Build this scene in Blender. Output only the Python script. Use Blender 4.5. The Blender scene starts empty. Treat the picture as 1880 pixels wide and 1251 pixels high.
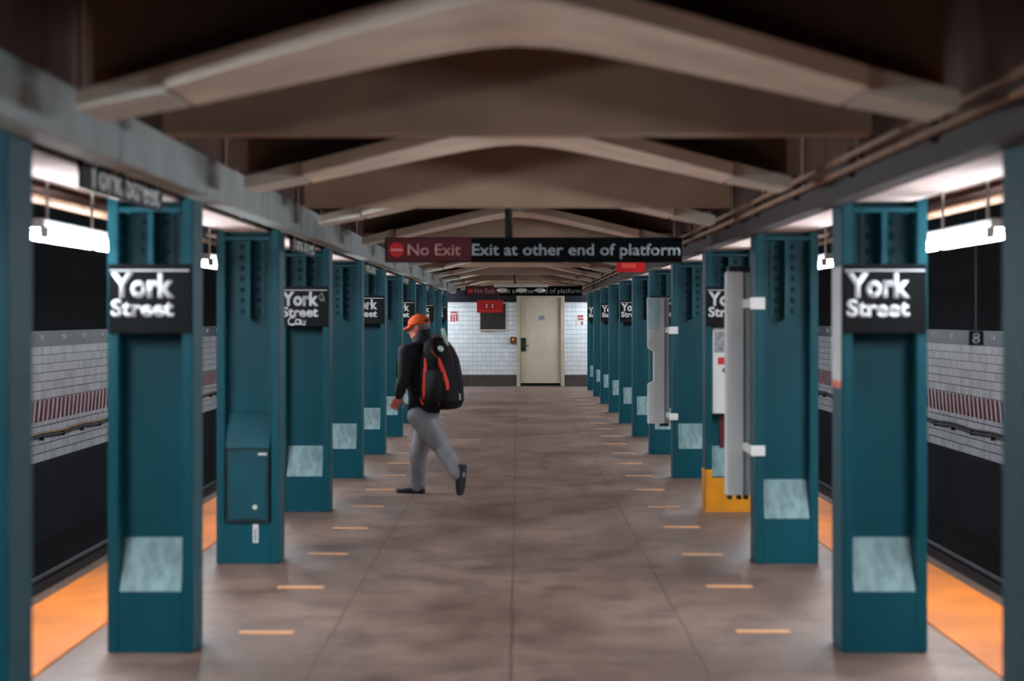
import bpy, bmesh, math, random
from mathutils import Vector, Matrix
from mathutils.bvhtree import BVHTree
random.seed(7)
C = bpy.context.scene.collection
F = 4439.0            # focal length in pixels (85 mm on a 36 mm wide frame of 1880)
EYE = 1.65
CX, CY = 950.0, 583.0

def W(px, py, Y):
    """a point of the place at depth Y that the photo shows at px, py (used for measuring)"""
    return Vector(((px - CX) * Y / F, Y, EYE - (py - CY) * Y / F))

# ------------------------------------------------------------------ materials
def s2l(c):
    return tuple(((v / 255.0) / 12.92 if v / 255.0 <= 0.04045 else ((v / 255.0 + 0.055) / 1.055) ** 2.4) for v in c)

def new_mat(name):
    m = bpy.data.materials.new(name); m.use_nodes = True
    nt = m.node_tree; nt.nodes.clear()
    out = nt.nodes.new('ShaderNodeOutputMaterial'); b = nt.nodes.new('ShaderNodeBsdfPrincipled')
    nt.links.new(b.outputs[0], out.inputs[0])
    return m, nt, b

def N(nt, t, **kw):
    n = nt.nodes.new(t)
    for k, v in kw.items(): setattr(n, k, v)
    return n

def rgba(c): return (c[0], c[1], c[2], 1.0)

def mat(name, rgb, rough=0.6, metal=0.0, amt=0.25, scale=6.0, stretch=(1, 1, 1), bump=0.0, spec=0.5, detail=4.0, coat=0.0):
    """plain procedural surface: sRGB colour broken up by noise"""
    m, nt, b = new_mat(name)
    c = s2l(rgb)
    tc = N(nt, 'ShaderNodeTexCoord'); mp = N(nt, 'ShaderNodeMapping')
    mp.inputs['Scale'].default_value = stretch
    no = N(nt, 'ShaderNodeTexNoise'); no.inputs['Scale'].default_value = scale; no.inputs['Detail'].default_value = detail
    nt.links.new(tc.outputs['Object'], mp.inputs[0]); nt.links.new(mp.outputs[0], no.inputs['Vector'])
    mx = N(nt, 'ShaderNodeValToRGB')
    e = mx.color_ramp.elements
    e[0].position = 0.3; e[0].color = rgba([v * (1 - amt) for v in c])
    e[1].position = 0.7; e[1].color = rgba([min(1, v * (1 + amt)) for v in c])
    nt.links.new(no.outputs['Fac'], mx.inputs[0]); nt.links.new(mx.outputs[0], b.inputs['Base Color'])
    b.inputs['Roughness'].default_value = rough; b.inputs['Metallic'].default_value = metal
    b.inputs['Specular IOR Level'].default_value = spec
    if coat: b.inputs['Coat Weight'].default_value = coat; b.inputs['Coat Roughness'].default_value = 0.25
    if bump:
        bp = N(nt, 'ShaderNodeBump'); bp.inputs['Strength'].default_value = bump; bp.inputs['Distance'].default_value = 0.01
        nt.links.new(no.outputs['Fac'], bp.inputs['Height']); nt.links.new(bp.outputs[0], b.inputs['Normal'])
    return m

def emit(name, rgb, strength):
    m, nt, b = new_mat(name)
    b.inputs['Base Color'].default_value = rgba(s2l((235, 235, 235)))
    b.inputs['Emission Color'].default_value = rgba(s2l(rgb)); b.inputs['Emission Strength'].default_value = strength
    return m

def mth(nt, op, a, b=None, c=None):
    n = N(nt, 'ShaderNodeMath', operation=op)
    for i, v in enumerate((a, b, c)):
        if v is None: continue
        if isinstance(v, (int, float)): n.inputs[i].default_value = v
        else: nt.links.new(v, n.inputs[i])
    return n.outputs[0]

def mixc(nt, fac, a, b):
    n = N(nt, 'ShaderNodeMix', data_type='RGBA')
    if isinstance(fac, (int, float)): n.inputs[0].default_value = fac
    else: nt.links.new(fac, n.inputs[0])
    for i, v in ((6, a), (7, b)):
        if isinstance(v, (tuple, list)): n.inputs[i].default_value = rgba(v)
        else: nt.links.new(v, n.inputs[i])
    return n.outputs[2]

def noise(nt, vec, scale, detail=4.0, rough=0.55):
    n = N(nt, 'ShaderNodeTexNoise'); n.inputs['Scale'].default_value = scale; n.inputs['Detail'].default_value = detail
    n.inputs['Roughness'].default_value = rough
    nt.links.new(vec, n.inputs['Vector']); return n.outputs['Fac']

def mapped(nt, vec, scale):
    mp = N(nt, 'ShaderNodeMapping'); mp.inputs['Scale'].default_value = scale
    nt.links.new(vec, mp.inputs[0]); return mp.outputs[0]

def ramp(nt, fac, p0, p1):
    n = N(nt, 'ShaderNodeMapRange'); n.inputs['From Min'].default_value = p0; n.inputs['From Max'].default_value = p1
    nt.links.new(fac, n.inputs['Value']); return n.outputs[0]

def floor_mat():
    m, nt, b = new_mat('platform_concrete')
    tc = N(nt, 'ShaderNodeTexCoord'); o = tc.outputs['Object']
    sx = N(nt, 'ShaderNodeSeparateXYZ'); nt.links.new(o, sx.inputs[0])
    x, y = sx.outputs[0], sx.outputs[1]
    n1 = noise(nt, mapped(nt, o, (0.9, 0.35, 1)), 1.2, 6, 0.65)
    n2 = noise(nt, mapped(nt, o, (1.3, 0.9, 1)), 2.2, 8, 0.72)
    n3 = noise(nt, o, 60.0, 3, 0.6)
    col = mixc(nt, ramp(nt, n1, 0.32, 0.68), s2l((98, 72, 62)), s2l((148, 120, 107)))
    col = mixc(nt, mth(nt, 'MULTIPLY', ramp(nt, n2, 0.44, 0.70), 0.8), col, s2l((54, 36, 30)))
    n4 = noise(nt, mapped(nt, o, (0.7, 1.6, 1)), 4.5, 8, 0.75)
    col = mixc(nt, mth(nt, 'MULTIPLY', ramp(nt, n4, 0.54, 0.72), 0.45), col, s2l((166, 142, 130)))
    col = mixc(nt, mth(nt, 'MULTIPLY', n3, 0.25), col, s2l((84, 64, 56)))
    lines = None
    wob = mth(nt, 'MULTIPLY', mth(nt, 'SUBTRACT', noise(nt, mapped(nt, o, (0.2, 0.6, 1)), 1.5, 3), 0.5), 0.05)
    xw = mth(nt, 'ADD', x, wob)
    for cx in (-0.97, -0.03, 0.885):
        d = mth(nt, 'LESS_THAN', mth(nt, 'ABSOLUTE', mth(nt, 'SUBTRACT', xw, cx)), 0.007)
        lines = d if lines is None else mth(nt, 'MAXIMUM', lines, d)
    fy = mth(nt, 'ABSOLUTE', mth(nt, 'SUBTRACT', mth(nt, 'FRACT', mth(nt, 'DIVIDE', mth(nt, 'ADD', y, 0.4), 2.16)), 0.5))
    lines = mth(nt, 'MAXIMUM', lines, mth(nt, 'MULTIPLY', mth(nt, 'LESS_THAN', fy, 0.006), 0.6))
    col = mixc(nt, mth(nt, 'MULTIPLY', lines, 0.65), col, s2l((52, 40, 36)))
    nt.links.new(col, b.inputs['Base Color'])
    nt.links.new(ramp(nt, n1, -0.6, 1.6), b.inputs['Roughness'])
    bp = N(nt, 'ShaderNodeBump'); bp.inputs['Strength'].default_value = 0.25; bp.inputs['Distance'].default_value = 0.01
    nt.links.new(n2, bp.inputs['Height']); nt.links.new(bp.outputs[0], b.inputs['Normal'])
    return m

def tile_mat(name, axis, w, h, c1, c2, grout, z0=0.0, mortar=0.006, stripe=None, dirt=0.35):
    """stacked glazed tiles laid on the wall plane; axis is the horizontal object axis; stripe = (z_bottom, z_top, lean)"""
    m, nt, b = new_mat(name)
    tc = N(nt, 'ShaderNodeTexCoord'); o = tc.outputs['Object']
    sx = N(nt, 'ShaderNodeSeparateXYZ'); nt.links.new(o, sx.inputs[0])
    u = sx.outputs[axis]; z = mth(nt, 'SUBTRACT', sx.outputs[2], z0)
    fu = mth(nt, 'FRACT', mth(nt, 'DIVIDE', u, w)); fz = mth(nt, 'FRACT', mth(nt, 'DIVIDE', z, h))
    gu = mth(nt, 'LESS_THAN', fu, mortar / w); gz = mth(nt, 'LESS_THAN', fz, 1.5 * mortar / h)
    iu = mth(nt, 'FLOOR', mth(nt, 'DIVIDE', u, w)); iz = mth(nt, 'FLOOR', mth(nt, 'DIVIDE', z, h))
    cv = N(nt, 'ShaderNodeCombineXYZ'); nt.links.new(iu, cv.inputs[0]); nt.links.new(iz, cv.inputs[1])
    wn = N(nt, 'ShaderNodeTexWhiteNoise'); nt.links.new(cv.outputs[0], wn.inputs['Vector'])
    col = mixc(nt, wn.outputs['Value'], c1, c2)
    n = noise(nt, mapped(nt, o, (1, 1, 0.25)), 4.0, 6, 0.65)
    col = mixc(nt, mth(nt, 'MULTIPLY', ramp(nt, n, 0.5, 0.8), dirt), col, [v * 0.45 for v in c1])
    if stripe:
        zb, zt, lean, per = stripe
        zz = sx.outputs[2]
        ph = mth(nt, 'FRACT', mth(nt, 'DIVIDE', mth(nt, 'SUBTRACT', u, mth(nt, 'MULTIPLY', zz, lean)), per))
        red = mth(nt, 'LESS_THAN', ph, 0.6)
        band = mth(nt, 'MULTIPLY', mth(nt, 'GREATER_THAN', zz, zb), mth(nt, 'LESS_THAN', zz, zt))
        inb = mth(nt, 'MULTIPLY', band, red)
        col = mixc(nt, inb, col, s2l((104, 12, 24)))
        gz = mth(nt, 'MULTIPLY', gz, mth(nt, 'SUBTRACT', 1.0, band)); gu = mth(nt, 'MULTIPLY', gu, mth(nt, 'SUBTRACT', 1.0, band))
    col = mixc(nt, mth(nt, 'MULTIPLY', gu, 0.55), col, grout)
    col = mixc(nt, gz, col, grout)
    nt.links.new(col, b.inputs['Base Color']); b.inputs['Roughness'].default_value = 0.3
    return m

M = {}
M['teal'] = mat('teal_gloss_paint', (0, 73, 85), 0.48, amt=0.16, scale=3.0, stretch=(1, 1, 0.35), bump=0.05, spec=0.22)
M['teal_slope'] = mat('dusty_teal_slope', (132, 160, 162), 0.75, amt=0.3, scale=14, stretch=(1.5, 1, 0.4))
M['teal_cabinet'] = mat('teal_cabinet_paint', (0, 68, 80), 0.48, amt=0.15, spec=0.3)
M['floor'] = floor_mat()
M['yellow'] = mat('worn_yellow_tactile', (204, 108, 8), 0.65, amt=0.2, scale=3, stretch=(1, 0.5, 1), bump=0.1)
M['nosing'] = mat('rusty_edge', (74, 50, 34), 0.8, amt=0.4, scale=9)
M['yellow_paint'] = mat('yellow_column_paint', (232, 150, 12), 0.5, amt=0.14, scale=5)
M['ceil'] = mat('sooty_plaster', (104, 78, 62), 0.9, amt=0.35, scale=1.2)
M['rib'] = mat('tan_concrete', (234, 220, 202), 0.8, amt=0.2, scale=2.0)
M['bracket'] = mat('pale_plaster', (208, 204, 192), 0.75, amt=0.1, scale=5)
M['beam'] = mat('tan_beam_plaster', (146, 120, 100), 0.85, amt=0.2, scale=2.2)
M['girder'] = mat('pale_girder_plaster', (206, 186, 178), 0.8, amt=0.12, scale=3)
M['soffit'] = mat('rust_brown_soffit', (86, 58, 46), 0.85, amt=0.3, scale=2.5)
M['duct'] = mat('galvanised_duct', (150, 158, 156), 0.55, amt=0.16, scale=2.5, metal=0.0)
M['pipe'] = mat('tan_conduit', (150, 118, 96), 0.5, amt=0.2)
M['tray'] = mat('dark_tray', (54, 42, 40), 0.7, amt=0.25)
M['black'] = mat('soot_black', (20, 20, 24), 0.9, amt=0.3, scale=1.5, spec=0.1)
M['ballast'] = mat('black_ballast', (27, 25, 27), 0.95, amt=0.5, scale=9, bump=0.6, spec=0.1)
M['rail'] = mat('worn_rail', (120, 122, 126), 0.35, metal=0.8, amt=0.2)
M['rail_rust'] = mat('rusty_rail', (46, 34, 30), 0.85, amt=0.3)
M['sign'] = mat('black_enamel', (4, 7, 10), 0.45, amt=0.2, spec=0.12)
M['white'] = mat('white_enamel', (226, 230, 230), 0.5, amt=0.03)
M['sign_red'] = mat('dark_red_panel', (92, 14, 26), 0.4, amt=0.08)
M['sign_pink'] = mat('pale_pink_letters', (206, 150, 150), 0.5, amt=0.03)
M['sign_grey'] = mat('greyed_letters', (176, 190, 192), 0.5, amt=0.04)
M['symbol_red'] = mat('bright_red', (205, 30, 28), 0.4, amt=0.05)
M['fix'] = mat('white_fixture', (214, 214, 208), 0.45, amt=0.05)
M['fix_dark'] = mat('pale_socket', (190, 190, 188), 0.5)
M['tube'] = emit('lit_tube', (236, 246, 255), 104.0)
M['grey_case'] = mat('brushed_grey_metal', (238, 238, 236), 0.5, metal=0.0, amt=0.07, scale=3, stretch=(4, 4, 0.4))
M['grey_rail'] = mat('mid_grey_metal', (190, 192, 192), 0.5, metal=0.0, amt=0.06)
M['dark'] = mat('dark_plastic', (24, 26, 30), 0.5)
M['block_white'] = mat('white_block', (226, 226, 222), 0.5, amt=0.05)
M['paper_blue'] = mat('pale_blue_paper', (190, 226, 232), 0.7, amt=0.12, scale=18)
M['paper'] = mat('white_paper', (220, 220, 222), 0.7, amt=0.05)
M['paper_print'] = mat('grey_print', (150, 152, 156), 0.7, amt=0.5, scale=25)
M['red'] = mat('red_enamel', (196, 22, 26), 0.4, amt=0.08)
M['red_text'] = mat('bright_red_print', (246, 96, 80), 0.5, amt=0.05)
M['poster_red'] = mat('red_poster_print', (160, 84, 84), 0.7, amt=0.5, scale=40)
M['salmon'] = mat('salmon_band', (226, 110, 92), 0.6)
M['tape'] = mat('peach_floor_tape', (214, 156, 112), 0.7, amt=0.2, scale=14)
M['door'] = mat('beige_door_paint', (206, 194, 172), 0.55, amt=0.08, scale=3.0, stretch=(1, 1, 0.6))
M['door_frame'] = mat('beige_frame_paint', (190, 178, 160), 0.55, amt=0.1)
M['stone'] = mat('dark_stone_base', (66, 60, 54), 0.7, amt=0.3, scale=7)
M['frieze'] = mat('dark_blue_frieze', (18, 24, 32), 0.4, amt=0.2, scale=12)
M['frieze_track'] = mat('slate_frieze', (48, 60, 68), 0.45, amt=0.25, scale=8)
M['brown_box'] = mat('brown_box', (92, 52, 26), 0.5)
M['amber'] = mat('amber_button', (220, 150, 60), 0.5)
M['grille'] = mat('dark_grille', (44, 40, 40), 0.6, amt=0.3, scale=14)
M['cable'] = mat('dark_cable', (30, 26, 26), 0.7)
M['cable_tan'] = mat('tan_cable', (150, 112, 60), 0.6)
M['lamp'] = mat('lamp_glass', (224, 218, 205), 0.25, amt=0.05)
M['wall_track'] = tile_mat('track_wall_tile', 1, 0.21, 0.1215, s2l((176, 174, 178)), s2l((206, 204, 206)), s2l((40, 38, 42)), z0=-0.33, mortar=0.008,
                           stripe=(0.225, 0.515, 0.45, 0.315), dirt=0.5)
M['wall_end'] = tile_mat('end_wall_tile', 0, 0.108, 0.108, s2l((216, 226, 230)), s2l((232, 238, 240)), s2l((140, 146, 154)), z0=0.27, mortar=0.006, dirt=0.12)

# ------------------------------------------------------------------ mesh helpers
class MB:
    def __init__(self): self.bm = bmesh.new()
    def box(self, x0, x1, y0, y1, z0, z1, bev=0.0):
        b = bmesh.new(); bmesh.ops.create_cube(b, size=1.0)
        for v in b.verts:
            v.co = Vector(((x0 + x1) / 2 + v.co.x * (x1 - x0), (y0 + y1) / 2 + v.co.y * (y1 - y0), (z0 + z1) / 2 + v.co.z * (z1 - z0)))
        if bev: bmesh.ops.bevel(b, geom=b.edges[:], offset=bev, segments=2, affect='EDGES')
        self.join(b); return self
    def join(self, b):
        me = bpy.data.meshes.new('tmp'); b.to_mesh(me); b.free(); self.bm.from_mesh(me); bpy.data.meshes.remove(me); return self
    def prism(self, pts, axis, a0, a1):
        """polygon pts extruded along axis (0 x, 1 y, 2 z); pts give the two other axes in order"""
        def mk(p, a):
            l = list(p); l.insert(axis, a); return Vector(l)
        v0 = [self.bm.verts.new(mk(p, a0)) for p in pts]; v1 = [self.bm.verts.new(mk(p, a1)) for p in pts]
        n = len(pts)
        self.bm.faces.new(v0); self.bm.faces.new(list(reversed(v1)))
        for i in range(n): self.bm.faces.new((v0[i], v0[(i + 1) % n], v1[(i + 1) % n], v1[i]))
        return self
    def tube(self, path, r, n=12, caps=True, flat=1.0, up=None):
        """tube along path; r number or list; flat squashes along the second side axis"""
        path = [Vector(p) for p in path]
        rs = r if isinstance(r, (list, tuple)) else [r] * len(path)
        rings = []
        side = None
        for i, p in enumerate(path):
            t = (path[min(i + 1, len(path) - 1)] - path[max(i - 1, 0)]).normalized()
            if up is not None:
                u = up[i] if isinstance(up, list) else Vector(up)
                side = t.cross(u).normalized()
            elif side is None:
                side = t.orthogonal().normalized()
            else:
                side = (side - t * side.dot(t)).normalized()
            s2 = side.cross(t).normalized()
            rings.append([self.bm.verts.new(p + side * rs[i] * math.cos(2 * math.pi * k / n) + s2 * rs[i] * flat * math.sin(2 * math.pi * k / n)) for k in range(n)])
        for a, b in zip(rings, rings[1:]):
            for k in range(n): self.bm.faces.new((a[k], a[(k + 1) % n], b[(k + 1) % n], b[k]))
        if caps:
            self.bm.faces.new(list(reversed(rings[0]))); self.bm.faces.new(rings[-1])
        return self
    def loft(self, rings, caps=True):
        rs = [[self.bm.verts.new(p) for p in r] for r in rings]
        n = len(rs[0])
        for a, b in zip(rs, rs[1:]):
            for k in range(n): self.bm.faces.new((a[k], a[(k + 1) % n], b[(k + 1) % n], b[k]))
        if caps:
            self.bm.faces.new(list(reversed(rs[0]))); self.bm.faces.new(rs[-1])
        return self
    def dome(self, p, nrm, r, n=6, flat=0.7):
        nrm = Vector(nrm).normalized(); a = nrm.orthogonal().normalized(); b = nrm.cross(a); p = Vector(p)
        r0 = [self.bm.verts.new(p + (a * math.cos(2 * math.pi * k / n) + b * math.sin(2 * math.pi * k / n)) * r) for k in range(n)]
        r1 = [self.bm.verts.new(p + (a * math.cos(2 * math.pi * k / n) + b * math.sin(2 * math.pi * k / n)) * r * .65 + nrm * r * flat * .8) for k in range(n)]
        t = self.bm.verts.new(p + nrm * r * flat)
        for k in range(n):
            self.bm.faces.new((r0[k], r0[(k + 1) % n], r1[(k + 1) % n], r1[k])); self.bm.faces.new((r1[k], r1[(k + 1) % n], t))
        return self
    def ball(self, c, r, rot=None, seg=20, rings=14):
        """ellipsoid"""
        r = Vector((r, r, r)) if isinstance(r, (int, float)) else Vector(r)
        b = bmesh.new(); bmesh.ops.create_uvsphere(b, u_segments=seg, v_segments=rings, radius=1.0)
        for v in b.verts:
            q = Vector((v.co.x * r.x, v.co.y * r.y, v.co.z * r.z))
            if rot is not None: q = rot @ q
            v.co = q + Vector(c)
        return self.join(b)
    def limb(self, p0, r0, p1, r1, n=18):
        """tapered capsule"""
        p0, p1 = Vector(p0), Vector(p1); d = p1 - p0; L = d.length; t = d / L
        path, rs = [], []
        for k in range(6):
            a = math.pi / 2 * (1 - k / 6.0) if k else math.pi / 2 - 0.05
            path.append(p0 - t * r0 * math.sin(a)); rs.append(r0 * math.cos(a))
        for k in range(1, 4):
            f = k / 4.0; path.append(p0 + d * f); rs.append(r0 + (r1 - r0) * f)
        for k in range(7):
            a = math.pi / 2 * k / 6.0 if k < 6 else math.pi / 2 - 0.05
            path.append(p1 + t * r1 * math.sin(a)); rs.append(r1 * math.cos(a))
        return self.tube(path, rs, n)
    def build(self, name, material, parent=None, smooth=False, recalc=True):
        if recalc: bmesh.ops.recalc_face_normals(self.bm, faces=self.bm.faces[:])
        me = bpy.data.meshes.new(name); self.bm.to_mesh(me); self.bm.free()
        me.materials.append(material)
        if smooth: me.polygons.foreach_set('use_smooth', [True] * len(me.polygons))
        o = bpy.data.objects.new(name, me); C.objects.link(o)
        if parent is not None: o.parent = parent
        return o

def remeshed(mb, name, material, parent=None, voxel=0.008, smooth=5):
    o = mb.build(name, material, parent)
    m = o.modifiers.new('r', 'REMESH'); m.mode = 'VOXEL'; m.voxel_size = voxel; m.use_smooth_shade = True
    s = o.modifiers.new('s', 'SMOOTH'); s.iterations = smooth; s.factor = 0.5
    dg = bpy.context.evaluated_depsgraph_get(); dg.update()
    me = bpy.data.meshes.new_from_object(o.evaluated_get(dg))
    old = o.data; o.modifiers.clear(); o.data = me; bpy.data.meshes.remove(old)
    me.name = name; me.materials.clear(); me.materials.append(material)
    me.polygons.foreach_set('use_smooth', [True] * len(me.polygons))
    return o

def tag(o, label, cat, group=None, kind=None):
    o['label'] = label; o['category'] = cat
    if group: o['group'] = group
    if kind: o['kind'] = kind
    return o
def thing(name, label, cat, loc=(0, 0, 0), group=None):
    o = bpy.data.objects.new(name, None); C.objects.link(o); o.location = loc
    o.empty_display_size = 0.1
    return tag(o, label, cat, group)
def struct(o):
    o['kind'] = 'structure'; return o
def copy_tree(o, parent=None):
    c = o.copy(); C.objects.link(c)
    if parent is not None: c.parent = parent
    for ch in list(o.children): copy_tree(ch, c)
    return c
ORD = ['first', 'second', 'third', 'fourth', 'fifth', 'sixth', 'seventh', 'eighth', 'ninth', 'tenth', 'eleventh', 'twelfth', 'thirteenth',
       'fourteenth', 'fifteenth', 'sixteenth', 'seventeenth', 'eighteenth', 'nineteenth', 'twentieth', 'twenty-first', 'twenty-second',
       'twenty-third', 'twenty-fourth', 'twenty-fifth', 'twenty-sixth', 'twenty-seventh', 'twenty-eighth']

def text_mesh(body, x0, x1, z0, z1, y, bold=0.0, thick=0.002, fit_h=True, base_chars=None):
    """letters filling x0..x1 with capitals standing z0..z1, facing -y; returns an MB"""
    def raw(s):
        cu = bpy.data.curves.new('t', 'FONT'); cu.body = s; cu.size = 1.0; cu.offset = bold; cu.resolution_u = 3
        o = bpy.data.objects.new('t', cu); C.objects.link(o)
        dg = bpy.context.evaluated_depsgraph_get(); dg.update()
        me = bpy.data.meshes.new_from_object(o.evaluated_get(dg))
        bpy.data.objects.remove(o); bpy.data.curves.remove(cu); return me
    h = raw('E'); hz = [v.co.y for v in h.vertices]; hb, ht = min(hz), max(hz); bpy.data.meshes.remove(h)
    me = raw(body)
    xs = [v.co.x for v in me.vertices]; a, b = min(xs), max(xs)
    mb = MB(); mb.bm.from_mesh(me); bpy.data.meshes.remove(me)
    kx = (x1 - x0) / (b - a); kz = (z1 - z0) / (ht - hb)
    for v in mb.bm.verts: v.co = Vector((x0 + (v.co.x - a) * kx, y, z0 + (v.co.y - hb) * kz))
    g = bmesh.ops.extrude_face_region(mb.bm, geom=mb.bm.faces[:])
    for v in g['geom']:
        if isinstance(v, bmesh.types.BMVert): v.co.y -= thick
    return mb

# ------------------------------------------------------------------ layout
PITCH = 4.302
COLX = 1.805
def colY(n): return 12.07 + PITCH * (n - 1)
WALLY = 57.9
ENDY = 74.0

# ---- platform and track setting
b = MB(); b.box(-2.82, 2.82, 0.0, WALLY, -1.25, 0.0); struct(b.build('floor', M['floor']))
b = MB(); b.box(-6.5, -2.84, 0.0, ENDY, -1.5, -1.28); struct(b.build('trackbed_west', M['ballast']))
b = MB(); b.box(2.84, 6.5, 0.0, ENDY, -1.5, -1.28); struct(b.build('trackbed_east', M['ballast']))
SIDES = ((-1, 'duct'), (1, 'conduit'))
SN = {-1: 'under the grey duct', 1: 'under the tan conduits'}
SS = {-1: 'on the grey duct side', 1: 'on the tan conduit side'}
for s, nm in SIDES:
    t = thing('tactile_strip', 'yellow orange tactile warning strip along the platform edge ' + SS[s], 'tactile strip', (s * 2.5, 0, 0))
    b = MB(); b.box(-0.29, 0.25, 0.0, WALLY, 0.0, 0.012) if s > 0 else b.box(-0.25, 0.29, 0.0, WALLY, 0.0, 0.012)
    b.build('strip_surface', M['yellow'], t)
    b = MB(); b.box(0.25, 0.325, 0.0, WALLY, -0.06, 0.014) if s > 0 else b.box(-0.325, -0.25, 0.0, WALLY, -0.06, 0.014)
    b.build('edge_nosing', M['nosing'], t)
    # rails
    for gx, what in ((3.63, 'running rail beside the platform edge'), (5.07, 'running rail beside the tiled track wall')):
        r = thing('rail', 'worn steel ' + what + ' ' + SS[s], 'rail', (s * gx, 0, -1.28), 'running rails of the two tracks')
        b = MB(); b.box(-0.036, 0.036, 0, ENDY, 0.145, 0.18, 0.006); b.build('rail_head', M['rail'], r)
        b = MB(); b.box(-0.011, 0.011, 0, ENDY, 0.02, 0.145); b.box(-0.07, 0.07, 0, ENDY, 0.0, 0.022); b.build('rail_base', M['rail_rust'], r)
    wn = 'wall_west' if s < 0 else 'wall_east'
    X = s * 6.5
    def bx(mb, d0, d1, y0, y1, z0, z1):
        xa, xb = X - s * d0, X - s * d1
        return mb.box(min(xa, xb), max(xa, xb), y0, y1, z0, z1)
    b = MB(); bx(b, -0.3, 0.0, 14.0, ENDY, -0.33, 1.25); w = struct(b.build(wn, M['wall_track']))
    b = MB(); bx(b, -0.3, 0.02, 14.0, ENDY, 1.25, 1.465); fz = struct(b.build('trim_1' if s < 0 else 'trim_2', M['frieze_track']))
    letters = None
    mbs = MB()
    for k in range(26):
        Y = 20.1 + 1.6 * k
        tm = text_mesh('YORK', -0.19, 0.19, 1.34, 1.41, 0.0, 0.02, 0.003)
        for v in tm.bm.verts:
            co = v.co.copy(); v.co = Vector((X - s * (0.022 - co.y), Y + (co.x if s < 0 else -co.x), co.z))
        mbs.join(tm.bm)
    lt = mbs.build('frieze_lettering', M['white'], fz)
    b = MB(); bx(b, -0.5, -0.25, 0.0, ENDY, -1.5, 3.6); struct(b.build(wn.replace('wall', 'wall_upper'), M['black']))
    b = MB(); bx(b, -0.3, 0.25, 14.0, ENDY, -1.3, -0.33); struct(b.build('baseboard_west' if s < 0 else 'baseboard_east', M['black']))
    # cable run on the wall
    cb = thing('cable_run', 'sagging dark cables clipped along the tiled track wall ' + SS[s], 'cable', (X - s * 0.06, 14, 0.05))
    pa = [(0, y * 0.5, -0.02 + 0.014 * math.sin(y * 1.047)) for y in range(0, 119)]
    b = MB().tube(pa, 0.022, 8); b.build('cable', M['cable'], cb, True)
    pb = [(-s * 0.03, y * 0.5, 0.03 + 0.012 * math.sin(y * 1.047 + 0.4)) for y in range(0, 119)]
    b = MB().tube(pb, 0.014, 8); b.build('cable', M['cable_tan'] if s < 0 else M['cable'], cb, True)
    for k in range(38): MB().box(-0.03, 0.03, k * 1.5 + 0.7, k * 1.5 + 0.76, -0.07, 0.0).build('cable_clip', M['cable'], cb)
b = MB(); b.box(-7.0, 7.0, 0.0, ENDY, 3.6, 3.9); struct(b.build('ceiling_tunnel', M['black']))
b = MB(); b.box(-7.0, 7.0, ENDY, ENDY + 0.3, -1.5, 3.9); struct(b.build('wall_tunnel_end', M['black']))

# ---- end wall with door, window
def px2(px): return (px - CX) * WALLY / F
def pz2(py): return EYE - (py - CY) * WALLY / F
DX0, DX1 = px2(948.5), px2(1036.5)
b = MB()
b.box(-2.2, DX0, WALLY, WALLY + 0.3, 0.27, 2.015); b.box(DX1, 2.2, WALLY, WALLY + 0.3, 0.27, 2.015)
struct(b.build('wall_far', M['wall_end']))
b = MB(); b.box(-2.2, DX0, WALLY - 0.01, WALLY + 0.3, 2.015, 2.17); b.box(DX1, 2.2, WALLY - 0.01, WALLY + 0.3, 2.015, 2.17)
b.box(-2.2, 2.2, WALLY - 0.01, WALLY + 0.3, 2.17, 3.0); struct(b.build('trim_3', M['frieze']))
b = MB(); b.box(-2.2, DX0, WALLY - 0.02, WALLY + 0.3, 0.0, 0.27); b.box(DX1, 2.2, WALLY - 0.02, WALLY + 0.3, 0.0, 0.27); struct(b.build('baseboard_far', M['stone']))
d = bpy.data.objects.new('door_1', None); C.objects.link(d); d.location = (0.55, WALLY, 0); d['kind'] = 'structure'
lx0, lx1 = px2(955.5) - 0.55, px2(1029.5) - 0.55
fx0, fx1 = DX0 - 0.55, DX1 - 0.55
b = MB(); b.box(fx0, lx0, -0.05, 0.25, 0.0, 2.17); b.box(lx1, fx1, -0.05, 0.25, 0.0, 2.17); b.box(lx0, lx1, -0.05, 0.25, 2.12, 2.17); b.build('door_frame', M['door_frame'], d)
b = MB(); b.box(lx0 + 0.006, lx1 - 0.006, 0.02, 0.075, 0.07, 2.115, 0.004); leaf = b.build('door_leaf', M['door'], d)
b = MB(); b.box(lx0, lx1, -0.02, 0.25, 0.0, 0.04); b.build('threshold', M['dark'], d)
hx = px2(961.5) - 0.55
b = MB(); b.box(hx - 0.055, hx + 0.055, -0.02, 0.025, 0.84, 1.16, 0.006); hd = b.build('lock_plate', M['dark'], d)
b = MB(); b.tube([(hx, -0.02, 0.97), (hx, -0.08, 0.97), (hx + 0.12, -0.085, 0.97)], 0.014, 8); b.build('door_handle', M['dark'], hd, True)
sx = px2(994.5) - 0.55
b = MB(); b.box(sx - 0.075, sx + 0.075, 0.016, 0.021, pz2(588.5), pz2(579.5)); b.build('door_notice', M['paper_print'], leaf)
wnd = bpy.data.objects.new('window_1', None); C.objects.link(wnd); wnd.location = (px2(905), WALLY, pz2(605)); wnd['kind'] = 'structure'
hw = px2(928) - px2(905); hh = pz2(558) - pz2(605)
b = MB(); b.box(-hw - 0.03, hw + 0.03, -0.05, 0.0, -0.035, 0.0); b.build('window_sill', M['door_frame'], wnd)
b = MB(); b.box(-hw - 0.02, -hw, -0.02, 0.0, 0, hh); b.box(hw, hw + 0.02, -0.02, 0.0, 0, hh); b.box(-hw - 0.02, hw + 0.02, -0.02, 0.0, hh, hh + 0.02); b.build('window_frame', M['door_frame'], wnd)
b = MB(); b.box(-hw, hw, -0.008, 0.0, 0, hh)
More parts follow.
